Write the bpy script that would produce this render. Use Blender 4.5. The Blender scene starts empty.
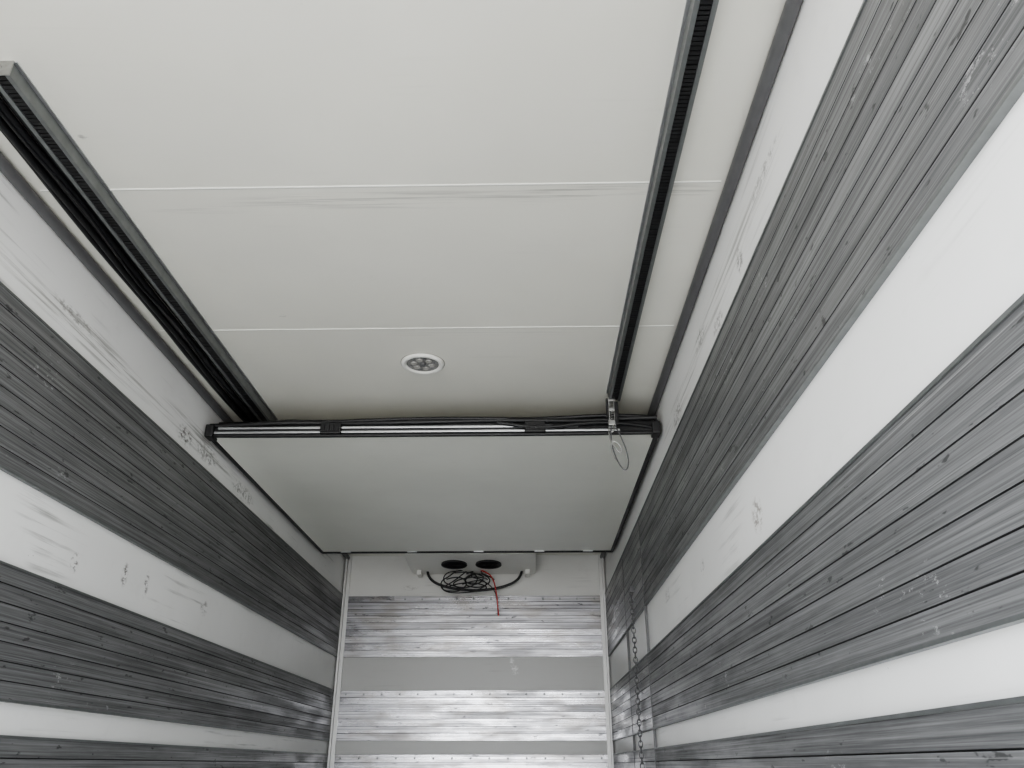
import bpy, bmesh, math, random
from mathutils import Vector, Matrix
random.seed(7)
CZ=0.85            # camera height above the trailer floor
W=1.23; H=1.8046; D=7.493; Y0=-0.6
FL=-CZ
sc=bpy.context.scene
sc.view_settings.view_transform='AgX'
sc.view_settings.look='AgX - Medium High Contrast'
sc.view_settings.exposure=-0.4

# ------------------------------------------------------------------ node helpers
class NT:
    def __init__(s,name):
        s.m=bpy.data.materials.new(name); s.m.use_nodes=True
        s.t=s.m.node_tree; s.n=s.t.nodes; s.b=s.n['Principled BSDF']
        s.co=s.n.new('ShaderNodeTexCoord').outputs['Object']
        sp=s.n.new('ShaderNodeSeparateXYZ'); s.l(s.co,sp.inputs[0]); s.xyz=sp.outputs
    def l(s,a,b): s.t.links.new(a,b)
    def put(s,v,sock):
        if isinstance(v,(int,float,tuple)): sock.default_value=v
        else: s.l(v,sock)
    def math(s,op,a,b=0.0,c=0.0,clamp=False):
        n=s.n.new('ShaderNodeMath'); n.operation=op; n.use_clamp=clamp
        s.put(a,n.inputs[0]); s.put(b,n.inputs[1]); s.put(c,n.inputs[2]); return n.outputs[0]
    def mul(s,a,b): return s.math('MULTIPLY',a,b)
    def vec(s,a,b,c):
        n=s.n.new('ShaderNodeCombineXYZ'); s.put(a,n.inputs[0]); s.put(b,n.inputs[1]); s.put(c,n.inputs[2]); return n.outputs[0]
    def noise(s,v,scale=1,detail=4,rough=.55,dist=0):
        n=s.n.new('ShaderNodeTexNoise'); s.l(v,n.inputs['Vector']); n.inputs['Scale'].default_value=scale
        n.inputs['Detail'].default_value=detail; n.inputs['Roughness'].default_value=rough; n.inputs['Distortion'].default_value=dist
        return n.outputs[0]
    def map(s,v,a,b,c=0.0,d=1.0):
        n=s.n.new('ShaderNodeMapRange'); n.interpolation_type='SMOOTHSTEP'
        s.put(v,n.inputs[0]); s.put(a,n.inputs[1]); s.put(b,n.inputs[2]); s.put(c,n.inputs[3]); s.put(d,n.inputs[4]); return n.outputs[0]
    def mix(s,f,a,b,mode='MIX'):
        n=s.n.new('ShaderNodeMix'); n.data_type='RGBA'; n.blend_type=mode
        s.put(f,n.inputs[0])
        for v,i in ((a,6),(b,7)):
            if isinstance(v,tuple): n.inputs[i].default_value=(*v[:3],1)
            else: s.l(v,n.inputs[i])
        return n.outputs[2]
    def bump(s,h,st,dist=.002):
        n=s.n.new('ShaderNodeBump'); n.inputs['Strength'].default_value=st; n.inputs['Distance'].default_value=dist
        s.l(h,n.inputs['Height']); s.l(n.outputs[0],s.b.inputs['Normal'])
    def attr(s,name):
        n=s.n.new('ShaderNodeAttribute'); n.attribute_name=name; return n.outputs['Fac']

def simple(name,col,rough=.5,metal=0.0,var=.12,scale=30):
    t=NT(name); n=t.noise(t.co,scale,3)
    c=t.mix(n,tuple(x*(1-var) for x in col),tuple(min(1,x*(1+var)) for x in col))
    t.l(c,t.b.inputs['Base Color']); t.b.inputs['Roughness'].default_value=rough; t.b.inputs['Metallic'].default_value=metal
    return t.m

def white_liner(name,u,v,col=(.86,.86,.85),rough=.38,stains=(),scuff=1.0,dirt=.5,low=None,streaks=()):
    """glossy white GRP liner; u,v = the two in-plane axes; stains=(u,v,ru,rv,strength[,colour])"""
    t=NT(name); U=t.xyz['XYZ'.index(u)]; V=t.xyz['XYZ'.index(v)]
    P=t.vec(U,V,0.0)
    big=t.noise(P,.9,3); c=t.mix(t.map(big,.3,.7),tuple(x*.93 for x in col),col)
    if low: c=t.mix(t.map(V,low[0]-.05,low[0]+.05),low[1],c)
    rub=t.noise(t.vec(t.mul(U,1.3),t.mul(V,38),0.0),1,5,.6)
    reg=t.map(t.noise(P,1.7,2),.5,.68)
    c=t.mix(t.mul(t.mul(t.map(rub,.54,.70),reg),.55*scuff),c,(.20,.20,.19))
    sp=t.map(t.noise(t.vec(t.mul(U,9),t.mul(V,22),0.0),1,4,.65),.71,.75)
    c=t.mix(t.mul(sp,.6*scuff),c,(.12,.115,.11))
    sm=t.map(t.noise(P,5,5,.7),.52,.75)
    c=t.mix(t.mul(sm,.16*dirt),c,(.35,.34,.31))
    fine=t.noise(t.vec(t.mul(U,30),t.mul(V,45),0.0),1,4,.7)
    lng=t.noise(t.vec(t.mul(U,1.6),t.mul(V,60),2.0),1,5,.65)
    for st in stains:
        su,sv,ru,rv,k=st[:5]; col2=st[5] if len(st)>5 else (.11,.10,.09)
        du=t.math('DIVIDE',t.math('SUBTRACT',U,su),ru); dv=t.math('DIVIDE',t.math('SUBTRACT',V,sv),rv)
        r=t.math('SQRT',t.math('ADD',t.mul(du,du),t.mul(dv,dv)))
        mk=t.mul(t.map(r,.4,1.0,1.0,0.0),t.map(fine,.46,.60))
        c=t.mix(t.mul(mk,k),c,col2)
    for su,sv,ru,rv,k in streaks:
        du=t.math('DIVIDE',t.math('SUBTRACT',U,su),ru); dv=t.math('DIVIDE',t.math('SUBTRACT',V,sv),rv)
        r=t.math('SQRT',t.math('ADD',t.mul(du,du),t.mul(dv,dv)))
        c=t.mix(t.mul(t.mul(t.map(r,.5,1.0,1.0,0.0),t.map(lng,.47,.62)),k),c,(.22,.215,.2))
    t.l(c,t.b.inputs['Base Color']); t.b.inputs['Roughness'].default_value=rough
    t.bump(t.noise(P,3.5,3),.25,.004)
    return t.m

def plank_metal(name,u,lo,hi,metal,rough,bright=.4,scr=1.0,tint=None,rd=.10):
    t=NT(name); U=t.xyz['XYZ'.index(u)]; Z=t.xyz[2]; a=t.attr('plank')
    off=t.mul(a,37.0)
    s1=t.noise(t.vec(t.mul(U,.7),t.mul(Z,95),off),1,6,.7)
    s2=t.noise(t.vec(t.mul(U,3.0),t.mul(Z,330),off),1,4,.65)
    bl=t.noise(t.vec(t.mul(U,1.2),t.mul(Z,5),off),1,5,.6)
    f=t.math('ADD',t.mul(s1,.62),t.math('ADD',t.mul(s2,.42),t.mul(bl,.16)))
    f=t.math('ADD',f,t.mul(t.math('SUBTRACT',a,.5),.08))
    c=t.mix(t.map(f,.40,.80),lo,hi)
    # rolled ribs in every plank (fine longitudinal ridges)
    rib=t.math('PINGPONG',t.mul(Z,1/.0095),1.0)
    rb=t.map(rib,.0,.28,1.0,0.0)
    c=t.mix(t.mul(rb,.30),c,tuple(x*.3 for x in lo))
    if tint: c=t.mix(t.mul(t.map(t.noise(t.vec(t.mul(U,3),t.mul(Z,8),4.0),1,4),.45,.65),.5),c,tint)
    # knocks and stains
    kn=t.map(t.noise(t.vec(t.mul(U,12),t.mul(Z,34),off),1,3,.6),.645,.70)
    c=t.mix(t.mul(kn,.7),c,tuple(x*.25 for x in lo))
    # long scratches and chalky scuffs
    sc1=t.map(t.noise(t.vec(t.mul(U,.8),t.mul(Z,140),7.3),1,6,.7),.59,.70)
    rg=t.map(t.noise(t.vec(t.mul(U,1.1),t.mul(Z,3.2),3.1),1,3),.46,.64)
    c=t.mix(t.mul(t.mul(sc1,rg),.75*scr),c,(bright,)*3)
    ch=t.map(t.noise(t.vec(t.mul(U,19),t.mul(Z,34),1.3),1,5,.78),.59,.68)
    rg2=t.map(t.noise(t.vec(t.mul(U,1.9),t.mul(Z,4.0),9.1),1,2),.57,.67)
    c=t.mix(t.mul(t.mul(ch,rg2),.65*scr),c,(bright*1.25,)*3)
    t.l(c,t.b.inputs['Base Color']); t.b.inputs['Metallic'].default_value=metal
    t.l(t.map(t.math('ADD',t.mul(s1,.3),t.mul(bl,.7)),.38,.62,rough+.16,rough-rd),t.b.inputs['Roughness'])
    t.bump(t.math('ADD',t.mul(s2,.5),t.mul(rib,.5)),.3,.001)
    return t.m

# ------------------------------------------------------------------ mesh helpers
def link(o,parent=None):
    sc.collection.objects.link(o)
    if parent: o.parent=parent
    return o
def mesh_obj(name,bm,mat,parent=None,smooth=False):
    bmesh.ops.recalc_face_normals(bm,faces=bm.faces)
    me=bpy.data.meshes.new(name); bm.to_mesh(me); bm.free()
    for m in (mat if isinstance(mat,(list,tuple)) else [mat]): me.materials.append(m)
    if smooth:
        for p in me.polygons: p.use_smooth=True
    return link(bpy.data.objects.new(name,me),parent)
def add_box(bm,x0,x1,y0,y1,z0,z1,mi=0,bev=0):
    r=bmesh.ops.create_cube(bm,size=1.0)
    vs=r['verts']
    for v in vs:
        v.co=Vector(((x0+x1)/2+v.co.x*(x1-x0),(y0+y1)/2+v.co.y*(y1-y0),(z0+z1)/2+v.co.z*(z1-z0)+CZ))
    fs={f for v in vs for f in v.link_faces}
    for f in fs: f.material_index=mi
    if bev:
        es={e for v in vs for e in v.link_edges}
        g=bmesh.ops.bevel(bm,geom=list(es),offset=bev,segments=2,affect='EDGES',profile=.7)
        for f in g['faces']: f.material_index=mi
def box(name,dims,mat,parent=None,bev=0):
    bm=bmesh.new(); add_box(bm,*dims,bev=bev); return mesh_obj(name,bm,mat,parent)
def tube(name,pts,r,mat,parent=None,cyclic=False,kind='NURBS',res=6):
    cu=bpy.data.curves.new(name,'CURVE'); cu.dimensions='3D'; cu.bevel_depth=r; cu.bevel_resolution=res; cu.use_fill_caps=True
    s=cu.splines.new(kind); s.points.add(len(pts)-1)
    for p,q in zip(s.points,pts): p.co=(q[0],q[1],q[2]+CZ,1)
    if kind=='NURBS': s.order_u=min(4,len(pts)); s.use_endpoint_u=not cyclic; s.resolution_u=8
    s.use_cyclic_u=cyclic
    cu.materials.append(mat)
    return link(bpy.data.objects.new(name,cu),parent)
def empty(name):
    e=bpy.data.objects.new(name,None); e.empty_display_size=.1; return link(e)

# ------------------------------------------------------------------ materials
z=lambda v:v+CZ
M_ceil=white_liner('ceiling_grp','X','Y',col=(.71,.70,.64),rough=.34,scuff=.12,dirt=.3,
    stains=[(-.577,3.02,.022,.012,1.0),(-1.0,1.95,.03,.02,.5),(-.9,1.9,.02,.015,.5)],
    streaks=[(.1,2.23,.75,.06,.45),(.75,2.20,.3,.04,.6),(-.6,2.27,.3,.03,.3),(.3,3.2,.5,.03,.2),(1.05,2.2,.15,.04,.5)])
M_right=white_liner('liner_right','Y','Z',stains=[(2.44,z(.71),.07,.07,.8,(.22,.19,.16)),(2.24,z(1.54),.05,.06,.8),(2.9,z(1.6),.12,.05,.7),(1.9,z(1.62),.2,.03,.5),(3.3,z(.74),.05,.04,.5),(3.5,z(1.52),.15,.08,.6),(2.6,z(1.5),.1,.05,.6),(4.2,z(.8),.1,.05,.4)],scuff=.8,
    streaks=[(2.4,z(1.6),.8,.08,.6),(3.4,z(1.55),.6,.07,.5)])
M_left=white_liner('liner_left','Y','Z',stains=[(2.99,z(.70),.035,.05,.95),(3.39,z(.74),.035,.06,.9),(3.6,z(.74),.03,.07,.8),(3.70,z(1.51),.12,.06,.9),(2.6,z(1.56),.2,.03,.6),(4.0,z(1.52),.2,.06,.7),(4.6,z(1.5),.25,.06,.6),(4.3,z(.76),.06,.05,.6)],scuff=1.3,
    streaks=[(2.7,z(1.53),.8,.07,.7),(3.9,z(1.55),.7,.08,.7)])
M_back=white_liner('liner_back','X','Z',col=(.72,.72,.70),stains=[(-.6,z(1.5),.1,.03,.3),(.354,z(.84),.03,.05,.7,(.9,.9,.9)),(.38,z(.77),.05,.05,.6,(.9,.9,.9))],scuff=.5,low=(z(1.2),(.47,.47,.46)))
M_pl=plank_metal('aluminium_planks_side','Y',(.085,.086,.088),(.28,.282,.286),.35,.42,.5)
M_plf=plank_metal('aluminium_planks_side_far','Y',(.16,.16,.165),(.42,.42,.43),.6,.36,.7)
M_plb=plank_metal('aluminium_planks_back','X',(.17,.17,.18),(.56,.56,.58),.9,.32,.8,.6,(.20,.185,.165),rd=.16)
M_groove=simple('groove_dark',(.03,.03,.032),.7)
M_alu=simple('brushed_aluminium',(.50,.51,.52),.36,.9,.08,60)
M_aluw=simple('anodised_trim',(.62,.62,.61),.45,.35,.06,40)
M_track=simple('galvanised_track',(.22,.23,.23),.45,.75,.2,25)
M_black=simple('black_rubber',(.008,.008,.009),.5,0,.3,50)
M_pipe=simple('grey_conduit',(.095,.095,.098),.45,0,.15,20)
M_cable=simple('black_cable',(.006,.006,.007),.4,0,.2,50)
M_red=simple('red_cable',(.45,.03,.025),.4,0,.1,50)
M_steel=simple('zinc_steel',(.42,.42,.41),.35,.9,.2,80)
M_panel=white_liner('bulkhead_skin','X','Y',col=(.74,.745,.69),rough=.42,scuff=.1,dirt=.35)
M_white=simple('white_enamel',(.76,.755,.72),.4,0,.03,5)
M_floor=simple('floor_aluminium',(.85,.85,.83),.35,.45,.05,6)
M_lens=simple('lamp_lens',(.22,.22,.21),.2,.2,.3,120)
M_led=simple('lamp_led',(.36,.35,.33),.25,.2,.2,60)
M_seal=simple('white_sealant',(.82,.82,.78),.5,0,.04,30)
M_seam=simple('seam_shadow',(.35,.34,.31),.7,0,.3,8)

# ------------------------------------------------------------------ shell
T=.09
wl=box('wall_left',(-W-T,-W,Y0,D+T,FL,H),M_left)
wr=box('wall_right',(W,W+T,Y0,D+T,FL,H),M_right)
wb=box('wall_back',(-W,W,D,D+T,FL,H),M_back)
ce=box('ceiling',(-W-T,W+T,Y0,D+T,H,H+T),M_ceil)
bm=bmesh.new(); add_box(bm,-W-T,W+T,Y0,D+T,FL-.08,FL)
for i in range(40):
    x=-W+.03+i*.0618
    add_box(bm,x,x+.035,Y0,D,FL,FL+.012)
mesh_obj('floor',bm,M_floor)

# bands of interlocking aluminium planks (profiled geometry, one mesh per band)
def band(name,side,z0,z1,parent,mat,ya=Y0,yb=D,n=None):
    n=n or max(1,round((z1-z0)/.0605)); h=(z1-z0)/n
    pr=.014; g=.0018; gd=.008
    bm=bmesh.new()
    prof=[]
    for i in range(n):
        a=z0+i*h; b=a+h
        prof+= [(a,gd if i else 0.0,i),(a+g,pr,i),(b-g,pr,i)]
    prof.append((z1,0.0,n-1))
    def P(t,d,zz):
        if side=='L': return (-W+d,t,zz+CZ)
        if side=='R': return (W-d,t,zz+CZ)
        return (t,D-d,zz+CZ)
    va=[bm.verts.new(P(ya,d,zz)) for zz,d,i in prof]; vb=[bm.verts.new(P(yb,d,zz)) for zz,d,i in prof]
    ids=[]
    rv=[random.random() for _ in range(n)]
    for k in range(len(prof)-1):
        f=bm.faces.new((va[k],va[k+1],vb[k+1],vb[k])); ids.append(rv[min(n-1,prof[k][2])])
        f.material_index=0 if (k%3)==1 else 1
    me=bpy.data.meshes.new(name)
    bmesh.ops.recalc_face_normals(bm,faces=bm.faces)
    inn={'L':Vector((1,0,0)),'R':Vector((-1,0,0)),'B':Vector((0,-1,0))}[side]
    bm.faces.ensure_lookup_table()
    if bm.faces[1].normal.dot(inn)<0: bmesh.ops.reverse_faces(bm,faces=bm.faces)
    bm.to_mesh(me); bm.free()
    me.materials.append(mat); me.materials.append(M_groove)
    at=me.attributes.new('plank','FLOAT','FACE')
    for k,v in enumerate(ids): at.data[k].value=v
    link(bpy.data.objects.new(name,me),parent)
B=[('upper',.8818,1.4246),('middle',.1926,.5986),('lower',-.30,.0858)]
for nm,a,b in B:
    band('planks_'+nm,'L',a,b,wl,M_pl)
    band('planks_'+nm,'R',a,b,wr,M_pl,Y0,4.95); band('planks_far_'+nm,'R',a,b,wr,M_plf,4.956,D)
    band('planks_'+nm,'B',a,b,wb,M_plb,-W+.02,W-.02)
    for s,par in ((-1,wl),(1,wr)):
        for q,zz in (('t',b),('b',a)):
            x0,x1=sorted((s*W,s*(W-.018)))
            box('edge_strip_%s_%s'%(nm,q),(x0,x1,Y0,D,zz-.004,zz+.004),M_track,par)
    bm=bmesh.new()
    for i in range(15):
        x=-1.12+i*.16
        bmesh.ops.create_cone(bm,cap_ends=True,segments=10,radius1=.009,radius2=.006,depth=.005,matrix=Matrix.Translation((x,D-.0165,b-.03+CZ))@Matrix.Rotation(math.pi/2,4,'X'))
    mesh_obj('rivets_'+nm,bm,M_track,wb)

# conduits in the ceiling corners
for s in (-1,1):
    tube('conduit_rail',[(s*(W-.022),Y0,H-.024),(s*(W-.022),4.2,H-.024),(s*(W-.022),D,H-.024)],.021,M_pipe,kind='POLY')
# ceiling seams
bm=bmesh.new()
for y in (.179,1.167,2.155,3.143,5.119,6.107):
    add_box(bm,-W+.05,W-.05,y-.003,y+.003,H-.002,H,mi=0)
    add_box(bm,-W+.05,W-.05,y+.003,y+.006,H-.0012,H,mi=1)
mesh_obj('trim_ceiling_seams',bm,[M_seal,M_seam])

# corner posts at the back
for s,nm in ((-1,'trim_1'),(1,'trim_2')):
    bm=bmesh.new()
    x0,x1=sorted((s*(W-.0141),s*(W-.06)))
    add_box(bm,x0,x1,D-.022,D-.0005,FL,H,bev=.003)
    x0,x1=sorted((s*(W-.0145),s*(W-.03)))
    add_box(bm,x0,x1,D-.07,D-.02,FL,H,bev=.003)
    mesh_obj(nm,bm,M_aluw)
# ------------------------------------------------------------------ ceiling tracks
def track(y0,y1,s):
    e=empty('ceiling_track')
    xc=s*.975; w=.031; h=.05; t=.004; lip=.014
    prof=[(xc-w,H),(xc-w,H-h),(xc-w+lip,H-h),(xc-w+lip,H-h+t),(xc-w+t,H-h+t),(xc-w+t,H-t),
          (xc+w-t,H-t),(xc+w-t,H-h+t),(xc+w-lip,H-h+t),(xc+w-lip,H-h),(xc+w,H-h),(xc+w,H)]
    bm=bmesh.new()
    n=len(prof); a=[bm.verts.new((x,y0,zz+CZ)) for x,zz in prof]; b=[bm.verts.new((x,y1,zz+CZ)) for x,zz in prof]
    for i in range(n): bm.faces.new((a[i],a[(i+1)%n],b[(i+1)%n],b[i]))
    bm.faces.new(a); bm.faces.new(b[::-1])
    mesh_obj('channel',bm,M_track,e)
    bm=bmesh.new(); 
    yy=y0+.01
    add_box(bm,xc-w+.006,xc+w-.006,y0+.006,y1,H-.042,H-.006)
    while yy<y1-.03:
        add_box(bm,xc-.015,xc+.015,yy,yy+.012,H-.047-random.random()*.003,H-.04)
        yy+=.016
    mesh_obj('slot_brush',bm,M_black,e)
    x0=xc-s*w
    bm=bmesh.new(); add_box(bm,min(x0,x0-s*.010),max(x0,x0-s*.010),y0,y1,H-.004,H)
    mesh_obj('flange',bm,M_alu,e)
    bm=bmesh.new()
    add_box(bm,xc-w-.003,xc+w+.003,y0-.004,y0,H-h-.004,H)
    bmesh.ops.create_cone(bm,cap_ends=True,segments=12,radius1=.008,radius2=.008,depth=.008,matrix=Matrix.Translation((xc,y0-.007,H-.028+CZ))@Matrix.Rotation(math.pi/2,4,'X'))
    mesh_obj('end_cap',bm,M_steel,e)
    return e,xc
track(1.15,3.86,1)
e,xc=track(1.60,4.3,-1)
ce_l=empty('cable_bundle')
for k in range(5):
    x=-1.022-.024*k
    pts=[(x+random.uniform(-.008,.008),1.2+i*.3,H-.014-(.012 if k%2 else 0)-random.uniform(0,.014)) for i in range(11)]
    tube('cable_%d'%k,pts,.0125,M_cable,ce_l)
pts=[(-1.03-.05*((i%3)/3),1.3+i*.28,H-.045-.01*(i%2)) for i in range(10)]
tube('sagging_cable',pts,.006,M_cable,ce_l)

# ------------------------------------------------------------------ ceiling lamp
e=empty('recessed_ceiling_lamp')
def disc(bm,x,y,zt,zb,r1,r2,seg=48):
    bmesh.ops.create_cone(bm,cap_ends=True,segments=seg,radius1=r2,radius2=r1,depth=zt-zb,matrix=Matrix.Translation((x,y,(zt+zb)/2+CZ)))
def ring(name,x,y,zc,prof,mat,par,seg=64):
    bm=bmesh.new(); rows=[]
    for i in range(seg):
        a=2*math.pi*i/seg; rows.append([bm.verts.new((x+r*math.cos(a),y+r*math.sin(a),zc+h+CZ)) for r,h in prof])
    n=len(prof)
    for i in range(seg):
        for j in range(n):
            bm.faces.new((rows[i][j],rows[i][(j+1)%n],rows[(i+1)%seg][(j+1)%n],rows[(i+1)%seg][j]))
    return mesh_obj(name,bm,mat,par,True)
lx,ly=-.008,3.49
ring('gasket',lx,ly,H,[(.110,0),(.110,-.003),(.104,-.003),(.104,0)],M_seam,e)
ring('bezel',lx,ly,H,[(.107,0),(.105,-.010),(.096,-.016),(.086,-.014),(.080,-.008),(.080,0)],M_white,e)
bm=bmesh.new(); disc(bm,lx,ly,H,H-.007,.081,.081); mesh_obj('lens',bm,M_lens,e)
bm=bmesh.new()
for i in range(6):
    a=i*math.pi/3+.3; disc(bm,lx+.045*math.cos(a),ly+.045*math.sin(a),H-.006,H-.012,.018,.013,20)
mesh_obj('led_lenses',bm,M_led,e)
bm=bmesh.new(); disc(bm,lx,ly,H-.006,H-.016,.018,.014,24)
for i in range(6):
    a=i*math.pi/3+.3+math.pi/6; disc(bm,lx+.06*math.cos(a),ly+.06*math.sin(a),H-.006,H-.010,.006,.005,12)
mesh_obj('hub_and_screws',bm,M_pipe,e)

# ------------------------------------------------------------------ stowed bulkhead
e=empty('stowed_bulkhead_partition')
PY0,PY1,PZ=3.91,6.49,1.59
box('insulated_panel',(-1.19,1.19,PY0+.02,PY1-.02,PZ+.004,PZ+.075),M_panel,e,bev=.004)
for s in (-1,1):
    tube('side_gasket',[(s*1.2,PY0,PZ+.01),(s*1.2,5.2,PZ+.01),(s*1.2,PY1,PZ+.01)],.015,M_black,e,kind='POLY')
    tube('side_gasket_top',[(s*1.202,PY0,PZ+.05),(s*1.202,5.2,PZ+.05),(s*1.202,PY1,PZ+.05)],.02,M_black,e,kind='POLY')
tube('back_gasket',[(-1.2,PY1,PZ+.008),(0,PY1,PZ+.008),(1.2,PY1,PZ+.008)],.015,M_black,e,kind='POLY')
bm=bmesh.new()
for x in (-1.0,-.45,.1,.6,1.0): add_box(bm,x-.04,x+.04,PY1-.03,PY1-.018,PZ-.004,PZ+.004)
mesh_obj('back_clips',bm,M_alu,e)
# black fin added on the upper edge, standing in for the shade there
bm=bmesh.new(); N=48; va=[];vb=[];vc=[];vd=[]
for i in range(N+1):
    x=-1.18+2.36*i/N; zt=PZ+.112+.006*math.sin(x*3.1)+.004*math.sin(x*11)+.006*x
    yy=PY0+.05+.012*math.sin(x*5)
    va.append(bm.verts.new((x,PY0+.03,PZ+.06+CZ))); vb.append(bm.verts.new((x,yy,zt+CZ)))
    vc.append(bm.verts.new((x,yy+.008,zt+CZ))); vd.append(bm.verts.new((x,PY0+.045,PZ+.06+CZ)))
for i in range(N):
    for p,q in ((va,vb),(vb,vc),(vc,vd),(vd,va)): bm.faces.new((p[i],q[i],q[i+1],p[i+1]))
mesh_obj('shade_fin',bm,M_black,e,True)
tube('front_lower_lip',[(-1.2,PY0,PZ+.004),(-.6,PY0,PZ-.002),(0,PY0,PZ+.002),(.6,PY0,PZ-.002),(1.2,PY0,PZ+.004)],.011,M_black,e)
box('front_rail_lower',(-1.17,1.0,PY0-.016,PY0+.02,PZ+.010,PZ+.022),M_alu,e,bev=.003)
box('front_core',(-1.19,1.19,PY0-.004,PY0+.03,PZ+.004,PZ+.07),M_black,e,bev=.004)
box('front_rail_upper',(-1.15,.78,PY0-.018,PY0+.02,PZ+.034,PZ+.046),M_alu,e,bev=.003)
def wav(z0,amp,ph): return [(x/10,PY0-.012+.008*math.sin(x*.9+ph),z0+amp*math.sin(x*.7+ph)+.006*(x/10)) for x in range(-12,13)]
tube('front_top_lip',wav(PZ+.07,.005,0),.013,M_black,e)
tube('front_hose',[(-1.15,PY0-.01,PZ+.055)]+wav(PZ+.085,.007,1.7)[4:]+[(1.2,PY0,PZ+.06)],.010,M_black,e)
tube('front_hose_right',[(.35,PY0-.02,PZ+.06),(.5,PY0-.03,PZ+.03),(.62,PY0-.03,PZ+.02),(.8,PY0-.03,PZ+.05),(1.0,PY0-.02,PZ+.06),(1.19,PY0,PZ+.03)],.010,M_black,e)
for x in (-.54,.55):
    bm=bmesh.new()
    add_box(bm,x-.055,x+.055,PY0-.035,PY0-.002,PZ+.0,PZ+.062,bev=.006)
    for k in range(4): add_box(bm,x-.045+.025*k,x-.03+.025*k,PY0-.04,PY0-.03,PZ+.01,PZ+.052)
    mesh_obj('edge_bracket',bm,M_black,e)
for s in (-1,1):
    bm=bmesh.new(); add_box(bm,min(s*1.17,s*1.215),max(s*1.17,s*1.215),PY0-.03,PY0+.05,PZ-.01,PZ+.06,bev=.01)
    mesh_obj('corner_bumper',bm,M_black,e)
for s in (-1,1):
    bm=bmesh.new()
    add_box(bm,s*.975-.006,s*.975+.006,4.1,4.16,PZ+.06,H-.045)
    add_box(bm,s*.975-.03,s*.975+.03,4.08,4.18,PZ+.07,PZ+.08)
    mesh_obj('trolley_hanger',bm,M_steel,e)

# latch with pull cord below the right track
e=empty('latch_with_pull_cord')
bm=bmesh.new(); X=.957
add_box(bm,X-.016,X-.011,3.84,3.865,PZ+.03,H-.045,bev=.001)
add_box(bm,X+.011,X+.016,3.84,3.865,PZ+.03,H-.045,bev=.001)
add_box(bm,X-.022,X+.022,3.835,3.87,H-.06,H-.045,bev=.002)
add_box(bm,X-.02,X+.02,3.84,3.885,PZ+.02,PZ+.05,bev=.003)
add_box(bm,X-.02,X+.02,3.835,3.86,PZ+.10,PZ+.115,bev=.002)
mesh_obj('latch_frame',bm,M_steel,e)
pts=[]
for i in range(60):
    a=i*.9; pts.append((X+.008*math.cos(a),3.85+.008*math.sin(a),PZ+.05+i*.0018))
tube('spring',pts,.0018,M_steel,e)
bm=bmesh.new(); add_box(bm,X+.014,X+.034,3.83,3.85,PZ+.02,PZ+.15,bev=.004); add_box(bm,X-.03,X-.018,3.83,3.85,PZ+.06,PZ+.17,bev=.003); mesh_obj('lever',bm,M_black,e)
tube('hook',[(X,3.85,PZ+.03),(X+.012,3.83,PZ+.0),(X+.004,3.83,PZ-.03),(X-.014,3.84,PZ-.02)],.004,M_steel,e)
tube('pull_cord',[(X-.01,3.84,PZ+.0),(X-.018,3.83,PZ-.08),(X+.005,3.82,PZ-.19),(X+.05,3.81,PZ-.26),(X+.072,3.81,PZ-.20),(X+.055,3.82,PZ-.10),(X+.03,3.83,PZ-.03),(X+.01,3.84,PZ+.02)],.0036,M_pipe,e)
tube('pull_cord_inner',[(X-.02,3.84,PZ+.0),(X-.03,3.83,PZ-.05),(X+.01,3.82,PZ-.14),(X+.045,3.82,PZ-.15),(X+.02,3.82,PZ-.08),(X-.025,3.83,PZ-.07),(X-.01,3.83,PZ-.17),(X+.02,3.82,PZ-.2)],.0032,M_steel,e)

# ------------------------------------------------------------------ evaporator unit and its loose cables
e=empty('evaporator_unit')
bm=bmesh.new()
prof=[(6.85,H),(6.85,1.665),(6.90,1.655),(7.36,1.622),(7.47,1.622),(7.47,H)]
a=[bm.verts.new((-.575,y,zz+CZ)) for y,zz in prof]; b=[bm.verts.new((.575,y,zz+CZ)) for y,zz in prof]
for i in range(6): bm.faces.new((a[i],a[(i+1)%6],b[(i+1)%6],b[i]))
bm.faces.new(a[::-1]); bm.faces.new(b)
bmesh.ops.bevel(bm,geom=list(bm.edges),offset=.008,segments=2,affect='EDGES')
mesh_obj('housing',bm,M_white,e)
for x in (-.16,.15):
    y=7.12; zc=1.6365
    tilt=Matrix.Translation((x,y,zc+CZ))@Matrix.Rotation(-math.atan2(.033,.46),4,'X')
    bm=bmesh.new(); bmesh.ops.create_cone(bm,cap_ends=True,segments=40,radius1=.115,radius2=.115,depth=.012,matrix=tilt); mesh_obj('fan_opening',bm,M_black,e)
    for r in (.03,.06,.09,.115):
        bm=bmesh.new(); rr=[]
        for i in range(40):
            t=2*math.pi*i/40; rr.append([bm.verts.new(tilt@Vector(((r+.003*math.cos(q))*math.cos(t),(r+.003*math.cos(q))*math.sin(t),-.009+.003*math.sin(q)))) for q in (0,1.57,3.14,4.71)])
        for i in range(40):
            for j in range(4): bm.faces.new((rr[i][j],rr[i][(j+1)%4],rr[(i+1)%40][(j+1)%4],rr[(i+1)%40][j]))
        mesh_obj('guard_ring',bm,M_black if r<.1 else M_pipe,e)
for x in (-.5,.5):
    box('mount_bracket',(x-.02,x+.02,7.3,7.44,1.585,1.63),M_white,e,bev=.004)
tube('drain_hose',[(-.43,7.36,1.64),(-.42,7.36,1.56),(-.33,7.37,1.50),(-.12,7.38,1.455),(.12,7.38,1.45),(.32,7.37,1.49),(.44,7.36,1.55),(.45,7.36,1.64)],.012,M_cable,e)
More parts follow.
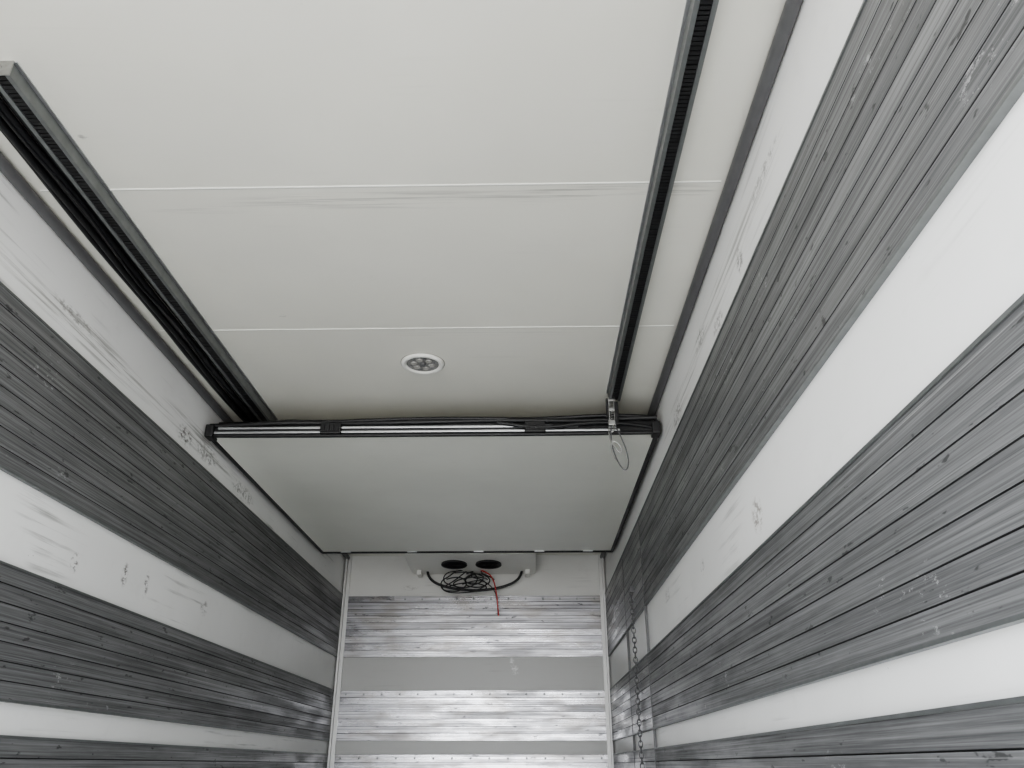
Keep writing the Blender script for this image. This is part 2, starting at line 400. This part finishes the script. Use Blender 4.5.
for k,(cx0,cz0,rx,rz,ph) in enumerate([(-.14,1.54,.15,.075,.3),(-.05,1.50,.17,.06,1.1),(-.20,1.50,.11,.07,2.0),(.02,1.53,.13,.065,.0),(-.10,1.47,.20,.05,2.6),(-.02,1.56,.10,.05,4.0)]):
    pts=[(cx0+.05,7.36,1.64)]
    for i in range(14):
        a=1.2+ph*.3-i*.55*(1 if k%2 else -1)
        pts.append((cx0+rx*math.cos(a)+.004*i,7.30+.012*k,cz0+rz*math.sin(a)+random.uniform(-.012,.012)))
    tube('loose_wire_%d'%k,pts,.0055,M_cable,e)
tube('red_wire',[(.04,7.35,1.64),(.14,7.29,1.60),(.19,7.29,1.54),(.21,7.31,1.45),(.225,7.34,1.35),(.235,7.35,1.22)],.006,M_red,e)
tube('wire_tail',[(-.1,7.34,1.50),(.05,7.34,1.56),(.16,7.34,1.50),(.22,7.34,1.42),(.23,7.35,1.30)],.0045,M_cable,e)

# ------------------------------------------------------------------ right wall seams and hanging chain
bm=bmesh.new()
for y in (4.953,5.95):
    add_box(bm,W-.0165,W-.0005,y-.006,y+.006,FL,1.4,bev=.001)
mesh_obj('trim_3',bm,M_pipe)
e=empty('hanging_chain')
bm=bmesh.new()
zz=1.05;k=0
while zz>-.5:
    x=W-.032; y=5.42+.01*math.sin(zz*7)
    mtx=Matrix.Translation((x,y,zz+CZ))@Matrix.Rotation((k%2)*math.pi/2,4,'Z')
    R,r=.012,.0035; rows=[]
    for i in range(16):
        a=2*math.pi*i/16; cx=R*math.cos(a); cz=R*1.7*math.sin(a)
        rows.append([bm.verts.new(mtx@Vector((cx*(1+r/R*math.cos(q)),r*math.sin(q),cz*(1+r/R/1.7*math.cos(q))))) for q in [j*math.pi/3 for j in range(6)]])
    for i in range(16):
        for j in range(6): bm.faces.new((rows[i][j],rows[i][(j+1)%6],rows[(i+1)%16][(j+1)%6],rows[(i+1)%16][j]))
    zz-=.031;k+=1
mesh_obj('links',bm,M_pipe,e,True)
box('anchor',(W-.04,W-.012,5.41,5.43,1.05,1.09),M_pipe,e,bev=.004)

# ------------------------------------------------------------------ daylight through the open rear doors
w=bpy.data.worlds.new('overcast_sky'); sc.world=w; w.use_nodes=True
nt=w.node_tree; bg=nt.nodes['Background']
tc=nt.nodes.new('ShaderNodeTexCoord'); sp=nt.nodes.new('ShaderNodeSeparateXYZ'); nt.links.new(tc.outputs['Generated'],sp.inputs[0])
rp=nt.nodes.new('ShaderNodeValToRGB'); mp=nt.nodes.new('ShaderNodeMapRange')
mp.inputs[1].default_value=-1; mp.inputs[2].default_value=1
nt.links.new(sp.outputs[2],mp.inputs[0]); nt.links.new(mp.outputs[0],rp.inputs[0])
el=rp.color_ramp.elements
el[0].position=.0; el[0].color=(.36,.35,.34,1)
el[1].position=1.; el[1].color=(.80,.88,1,1)
x=el.new(.485); x.color=(.62,.61,.59,1)
x=el.new(.515); x.color=(.95,.97,1,1)
nt.links.new(rp.outputs[0],bg.inputs[0]); bg.inputs[1].default_value=14
la=bpy.data.lights.new('rear_opening_portal','AREA'); la.shape='RECTANGLE'; la.size=2*W; la.size_y=H+CZ
la.cycles.is_portal=True
lo=bpy.data.objects.new('rear_opening_portal',la); link(lo)
lo.location=(0,Y0-.01,(H+CZ)/2); lo.rotation_euler=(math.radians(90),0,0)

# ------------------------------------------------------------------ camera
cam=bpy.data.cameras.new('camera'); co=bpy.data.objects.new('camera',cam); link(co)
cam.sensor_width=36; cam.lens=790.96/1024*36; cam.clip_start=.02
co.location=(.5069,0,CZ)
co.rotation_euler=(math.radians(90+25.7546),0,math.radians(1.1683))
sc.camera=co
